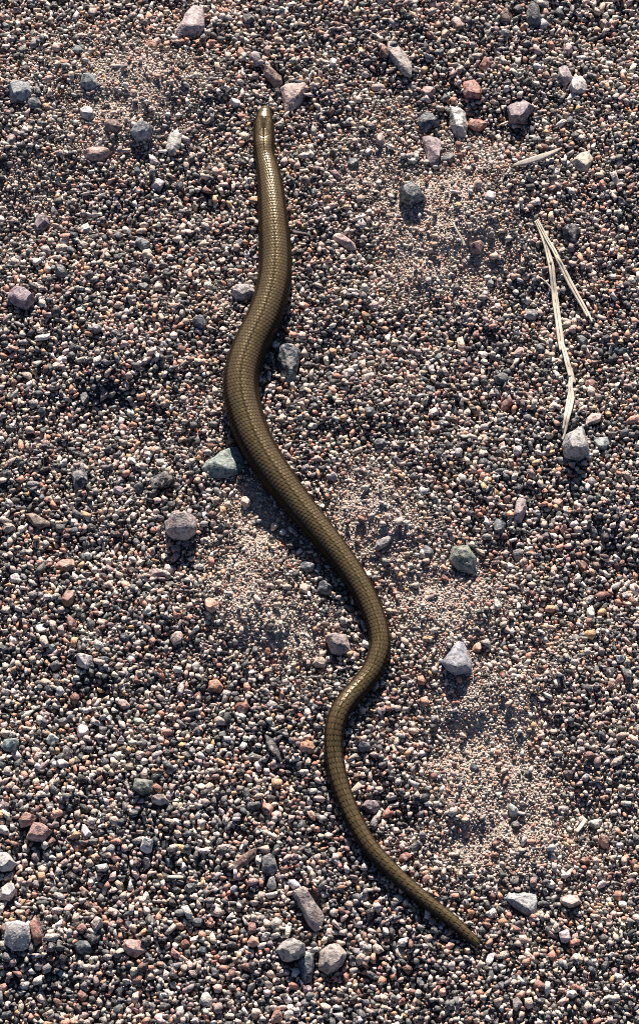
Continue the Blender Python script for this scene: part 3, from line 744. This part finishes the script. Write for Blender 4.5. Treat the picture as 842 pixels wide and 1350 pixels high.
# slight dip behind the brow, nostril swelling, eye sockets
nx_, nz_ = np.sin(TH), np.cos(TH)
pos = C3[SI] + B[SI]*(xs+nx_*disp)[..., None] + U[SI]*(zs+nz_*disp)[..., None]
co = pos.reshape(-1, 3)
nS = len(s_m)
idx = np.arange(nS*NT).reshape(nS, NT); idr = np.roll(idx, -1, axis=1)
q = np.stack([idx[:-1], idr[:-1], idr[1:], idx[1:]], -1).reshape(-1, 4)
me = bpy.data.meshes.new('body')
set_mesh(me, co, q)
# close both ends
bm = bmesh.new(); bm.from_mesh(me); bm.verts.ensure_lookup_table()
for row in (idx[0], idx[-1]):
    bm.faces.new([bm.verts[int(k)] for k in row])
bmesh.ops.recalc_face_normals(bm, faces=bm.faces[:])
bm.to_mesh(me); bm.free()
me.polygons.foreach_set('use_smooth', np.ones(len(me.polygons), bool))
attr(me, 'edge', 'FLOAT', (np.where(SPX < 48, groove*0.8*hk_, edge*(1-hk_))).astype(np.float32), 'value')
attr(me, 'around', 'FLOAT', TH.astype(np.float32), 'value')
attr(me, 'along', 'FLOAT', SPX.astype(np.float32), 'value')
attr(me, 'scale_id', 'FLOAT', sid.astype(np.float32), 'value')
# dark mark on the crown and the thin line down the back
mark_ = np.zeros_like(TH)
hwid = np.interp(SPX, [15, 17, 22, 27, 33, 36, 44, 60, 100], [0, .30, .30, .20, .14, .10, .08, .05, .0])
inside = 1-smooth(0.7, 1.25, np.abs(xh)/np.maximum(hwid, 1e-3))
mark_ = np.where((hwid > 0) & (top > 0), inside, 0)*smooth(15, 17.5, SPX)
wob = 0.030*np.sin(V*math.pi)                       # the line follows the zigzag of the scale rows
lw = np.where(NRr >= 22, .11, .15)
line = (1-smooth(0.35, 1.0, np.abs(TH-wob)/lw))*(SPX > 40)
side_l = (1-smooth(0.3, 1.0, np.abs(np.abs(TH)-0.30-0.02*np.sin(V*math.pi))/0.06))*(SPX > 640)*0.7
attr(me, 'mark', 'FLOAT', np.clip(mark_+0.85*line+side_l*0.7, 0, 1).astype(np.float32), 'value')
m, nt, b = new_mat('bronze_scales'); n = N(nt)
A = lambda nm: n('ShaderNodeAttribute', attribute_name=nm, attribute_type='GEOMETRY').outputs['Fac']
ar = n.math('ABSOLUTE', A('around'))
tc = n('ShaderNodeTexCoord')
n1 = n.noise(tc.outputs['Object'], 260, 2); n2 = n.noise(tc.outputs['Object'], 1800, 2)
back = n.mix(A('scale_id'), (0.140, 0.106, 0.042), (0.225, 0.172, 0.075))
back = n.mix(n.math('MULTIPLY', n1, 0.4), back, (0.120, 0.082, 0.050))
back = n.mix(n.ramp(n.math('DIVIDE', ar, math.pi), [(0.06, (0, 0, 0)), (0.17, (0.42, 0.42, 0.42))]), back, (0.098, 0.064, 0.043))  # brown towards both sides paints in the look of the shaded side
flank = n.ramp(n.math('DIVIDE', ar, math.pi), [(0.0, (1, 1, 1)), (0.18, (0.95, 0.93, 0.90)), (0.235, (0.65, 0.60, 0.55)), (0.28, (0.09, 0.075, 0.07)), (0.5, (0.04, 0.037, 0.037))])
c = n.mix(1.0, back, flank, 'MULTIPLY')
c = n.mix(n.math('MULTIPLY', A('edge'), 0.9), c, (0.010, 0.008, 0.005))
c = n.mix(n.math('MULTIPLY', A('mark'), 0.9), c, (0.016, 0.012, 0.008))
c = n.mix(n.math('MULTIPLY', n2, 0.25), c, (0.10, 0.08, 0.05))
n.link(c, b.inputs['Base Color'])
hd = n.ramp(n.math('DIVIDE', A('along'), 60.0), [(0.30, (0.09,)*3), (0.75, (0.0,)*3)])
n.link(n.math('SUBTRACT', n.math('MULTIPLY_ADD', n1, 0.14, 0.20), hd), b.inputs['Roughness'])
sp = n.math('MULTIPLY', n.math('SUBTRACT', 1.0, n.math('MULTIPLY', A('mark'), 0.95)), n.math('SUBTRACT', 1.0, n.math('MULTIPLY', A('edge'), 0.85)))
fs = n.ramp(n.math('DIVIDE', ar, math.pi), [(0.18, (1, 1, 1)), (0.28, (0.08, 0.08, 0.08))])
sp = n.math('MULTIPLY', sp, fs)
n.link(n.math('MULTIPLY', sp, 0.55), b.inputs['Specular IOR Level'])
n.link(n.math('MULTIPLY', sp, 0.38), b.inputs['Metallic'])
bp = n('ShaderNodeBump'); bp.inputs['Strength'].default_value = 0.15; bp.inputs['Distance'].default_value = 0.0002
n.link(n2, bp.inputs['Height']); n.link(bp.outputs[0], b.inputs['Normal'])
me.materials.append(m)
worm = bpy.data.objects.new('slow_worm', None); COL.objects.link(worm)
worm.empty_display_size = 0.01
worm['label'] = 'glossy bronze-brown slow worm, a snake-like legless lizard, stretched in curves across the gravel'
worm['category'] = 'slow worm'
body = bpy.data.objects.new('body', me); COL.objects.link(body); body.parent = worm
# eyes, low on the sides of the head
me_eye = bpy.data.meshes.new('eye')
bm = bmesh.new(); bmesh.ops.create_uvsphere(bm, u_segments=14, v_segments=10, radius=0.00075)
for f in bm.faces: f.smooth = True
bm.to_mesh(me_eye); bm.free()
mE, ntE, bE = new_mat('dark_eye'); bE.inputs['Base Color'].default_value = (0.02, 0.012, 0.008, 1); bE.inputs['Roughness'].default_value = 0.12
me_eye.materials.append(mE)
ie = int(np.argmin(np.abs(spx-19)))
for sgn in (-1, 1):
    e = bpy.data.objects.new('eye', me_eye); COL.objects.link(e); e.parent = worm
    a = sgn*R(70)
    p = C3[ie]+B[ie]*math.sin(a)*hw[ie]*0.97+U[ie]*math.cos(a)**0.7*hh[ie]*0.97
    e.location = p; e.scale = (0.8, 1.1, 0.8)

# ------------------------------------------------------------------ straws and twigs
def straw_mat(name, c1, c2, rough=0.55):
    m, nt, b = new_mat(name); n = N(nt)
    tc = n('ShaderNodeTexCoord')
    mp = n('ShaderNodeMapping'); mp.inputs['Scale'].default_value = (1, 0.12, 1); n.link(tc.outputs['Object'], mp.inputs[0])
    f = n.noise(mp.outputs[0], 2200, 3, 0.6); f2 = n.noise(tc.outputs['Object'], 160, 3)
    c = n.mix(n.ramp(f, [(0.35, (0, 0, 0)), (0.65, (1, 1, 1))]), c1, c2)
    c = n.mix(n.math('MULTIPLY', n.ramp(f2, [(0.45, (0, 0, 0)), (0.7, (1, 1, 1))]), 0.5), c, tuple(q*0.45 for q in c1))
    n.link(c, b.inputs['Base Color']); b.inputs['Roughness'].default_value = rough
    bp = n('ShaderNodeBump'); bp.inputs['Strength'].default_value = 0.5; bp.inputs['Distance'].default_value = 0.0003
    n.link(f, bp.inputs['Height']); n.link(bp.outputs[0], b.inputs['Normal'])
    return m
M_STRAW = straw_mat('dry_straw', (0.60, 0.52, 0.40), (0.76, 0.71, 0.60))
M_WOOD = straw_mat('weathered_wood', (0.34, 0.30, 0.26), (0.50, 0.45, 0.40), 0.7)
M_DARK = straw_mat('dark_twig', (0.06, 0.05, 0.045), (0.13, 0.10, 0.085), 0.7)
def strand(name, pts, mat, parent=None, flatk=0.55, groove=0.25, seed=0, nseg=8, zl=0.0019, loc=(0, 0, 0)):
    """a flattened fibre along photo points (px x, px y, width px, lift mm)"""
    p = catmull(np.array(pts, float), nseg)
    r = np.random.default_rng(seed)
    x0, y0 = P(p[:, 0], p[:, 1], 0.001)
    z = ground_h(x0, y0)
    zs_ = np.convolve(np.pad(z, 6, mode='edge'), np.ones(13)/13, 'valid')
    z = np.maximum(zs_, z) + zl + p[:, 3]*1e-3
    x, y = P(p[:, 0], p[:, 1], z)
    Cc = np.stack([x, y, z], 1)
    T = np.gradient(Cc, axis=0); T /= np.linalg.norm(T, axis=1)[:, None]
    B = np.stack([-T[:, 1], T[:, 0], 0*x], 1); B /= np.linalg.norm(B, axis=1)[:, None]; U = np.cross(T, B); U *= np.sign(U[:, 2:3])
    K = 16
    a = np.linspace(0, 2*math.pi, K, endpoint=False)
    tw = np.cumsum(r.normal(0, 0.05, len(x)))
    hw_ = np.maximum(p[:, 2], .3)*1.22*PX/2*(1+0.035*r.normal(0, 1, len(x)))
    rr = 1-groove*np.exp(-((a-math.pi/2)/0.30)**2)
    ang = a[None]+0*tw[:, None]
    X = np.cos(ang)*rr*hw_[:, None]; Z = np.sin(ang)*rr*hw_[:, None]*flatk
    ctw, stw = np.cos(tw*0.5)[:, None], np.sin(tw*0.5)[:, None]
    X, Z = X*ctw-Z*stw, X*stw+Z*ctw
    pos = Cc[:, None]+B[:, None]*X[..., None]+U[:, None]*Z[..., None] - np.array(loc)
    ii = np.arange(len(x)*K).reshape(len(x), K); ir = np.roll(ii, -1, 1)
    me = bpy.data.meshes.new(name)
    set_mesh(me, pos.reshape(-1, 3), np.stack([ii[:-1], ir[:-1], ir[1:], ii[1:]], -1).reshape(-1, 4))
    bm = bmesh.new(); bm.from_mesh(me); bm.verts.ensure_lookup_table()
    for row in (ii[0], ii[-1]): bm.faces.new([bm.verts[int(k)] for k in row])
    bmesh.ops.recalc_face_normals(bm, faces=bm.faces[:]); bm.to_mesh(me); bm.free()
    me.polygons.foreach_set('use_smooth', np.ones(len(me.polygons), bool))
    me.materials.append(mat)
    o = bpy.data.objects.new(name, me); COL.objects.link(o)
    if parent: o.parent = parent
    return o
bx_, by_ = P(730, 420, 0.001)
stalk = bpy.data.objects.new('dry_grass_stalk', None); COL.objects.link(stalk); stalk.empty_display_size = 0.01
stalk['label'] = 'pale dry grass stalk with one long and one short stem meeting at a point'; stalk['category'] = 'grass stalk'
def pair(name, pts, seed, gap=1.9):
    # a split stem: two fibres side by side with a dark slit between
    p = np.array(pts, float)
    t = np.gradient(p[:, :2], axis=0); t /= np.linalg.norm(t, axis=1)[:, None]
    nrm = np.stack([-t[:, 1], t[:, 0]], 1)
    for sg, k, up in ((-1, .62, 0.0), (1, .46, .25)):
        q = p.copy(); q[:, :2] += nrm*sg*gap*(p[:, 2:3]/6.0); q[:, 2] *= k; q[:, 3] += up
        if sg > 0: q = q[:-1]
        strand(name, q, M_STRAW, stalk, seed=seed+sg, groove=.15, flatk=.7)
pair('stem', [(706,291,4.5,.6),(712,304,5,.5),(718,320,5.5,.5),(722,336,5.5,.4),(726,352,6.5,.4),(728,370,6,.4),(730,386,6.5,.4),(732,402,7,.3),(735,424,6.5,.3),
                (738,446,7,.3),(740,462,5.5,.3),(741,467,3,.2)], 21)
pair('stem', [(739,450,4,.6),(744,466,5,.5),(748,482,5.5,.5),(752,496,6,.5),(755,505,4,.4)], 31)
pair('stem', [(750,484,3,.3),(752,494,4.5,.4),(751,510,5,.5),(752.5,524,6,.5),(749,540,6.5,.5),(746,552,6,.5),(743,566,5,.5),(740,580,3,.4)], 41)
pair('branch', [(707,290,3.5,.9),(714,303,4,.9),(722,318,4,.9),(730,331,4.5,.9),(737,346,5,.9),(744,360,6,.9),(751,374,6,.8),(760,390,5.5,.8),(769,406,5,.7),(775,417,4.5,.6),(779,425,2.5,.5)], 51)
strand('splinter', [(712,366,1.5,1.0),(720,373,2,.9),(728,384,2.5,.7),(731,396,2,.6)], M_STRAW, stalk, seed=5, groove=0)
strand('splinter', [(734,386,1.5,.9),(733,398,2.2,.8),(731,410,2,.6)], M_STRAW, stalk, seed=6, groove=0)
strand('splinter', [(730,334,1.5,1.2),(738,345,2.4,1.2),(745,356,2,1.0)], M_STRAW, stalk, seed=7, groove=0)
strand('splinter', [(752,505,1.2,.8),(748,524,2.2,.8),(744,548,2.0,.7),(741,570,1.2,.6)], M_STRAW, stalk, seed=8, groove=0)
def lone(name, pts, mat, label, cat, **k):
    o = strand(name, pts, mat, **k); o['label'] = label; o['category'] = cat; return o
lone('wood_splinter', [(676,218,3,.3),(688,215,7,.6),(702,211,9,1.0),(716,206,8,1.6),(730,200,5,2.2),(740,195,2,2.6)], M_WOOD, 'weathered grey splinter of wood propped on the gravel near a flat beige stone', 'wood splinter', seed=11, flatk=.5)
lone('straw', [(597,294,1.6,.4),(602,304,2.4,.4),(607,313,3,.3),(612,324,3.6,.2)], M_STRAW, 'short tan straw pointing at a dark olive brown stone', 'straw', seed=12)
lone('straw', [(772,1080,4,.5),(766,1088,4.5,.5),(759,1097,4,.5)], M_STRAW, 'stubby pale straw chip lying in a shaded hollow', 'straw', seed=13)
lone('straw', [(221,1156,2.5,.6),(231,1156,3.4,.6),(242,1156.5,2.8,.6)], M_STRAW, 'tiny pale straw bit lying on coarse dark gravel', 'straw', seed=14)
lone('twig', [(386,306,2.4,.5),(396,307,3,.7),(406,309,2.6,.8),(413,314,1.4,.5)], M_DARK, "thin dark twig touching the side of the slow worm's neck", 'twig', seed=15)
lone('twig', [(264,905,1.4,.5),(269,893,2,.8),(274,880,1.5,1.0)], M_DARK, 'tiny dark twig standing near a split orange stone', 'twig', seed=16)
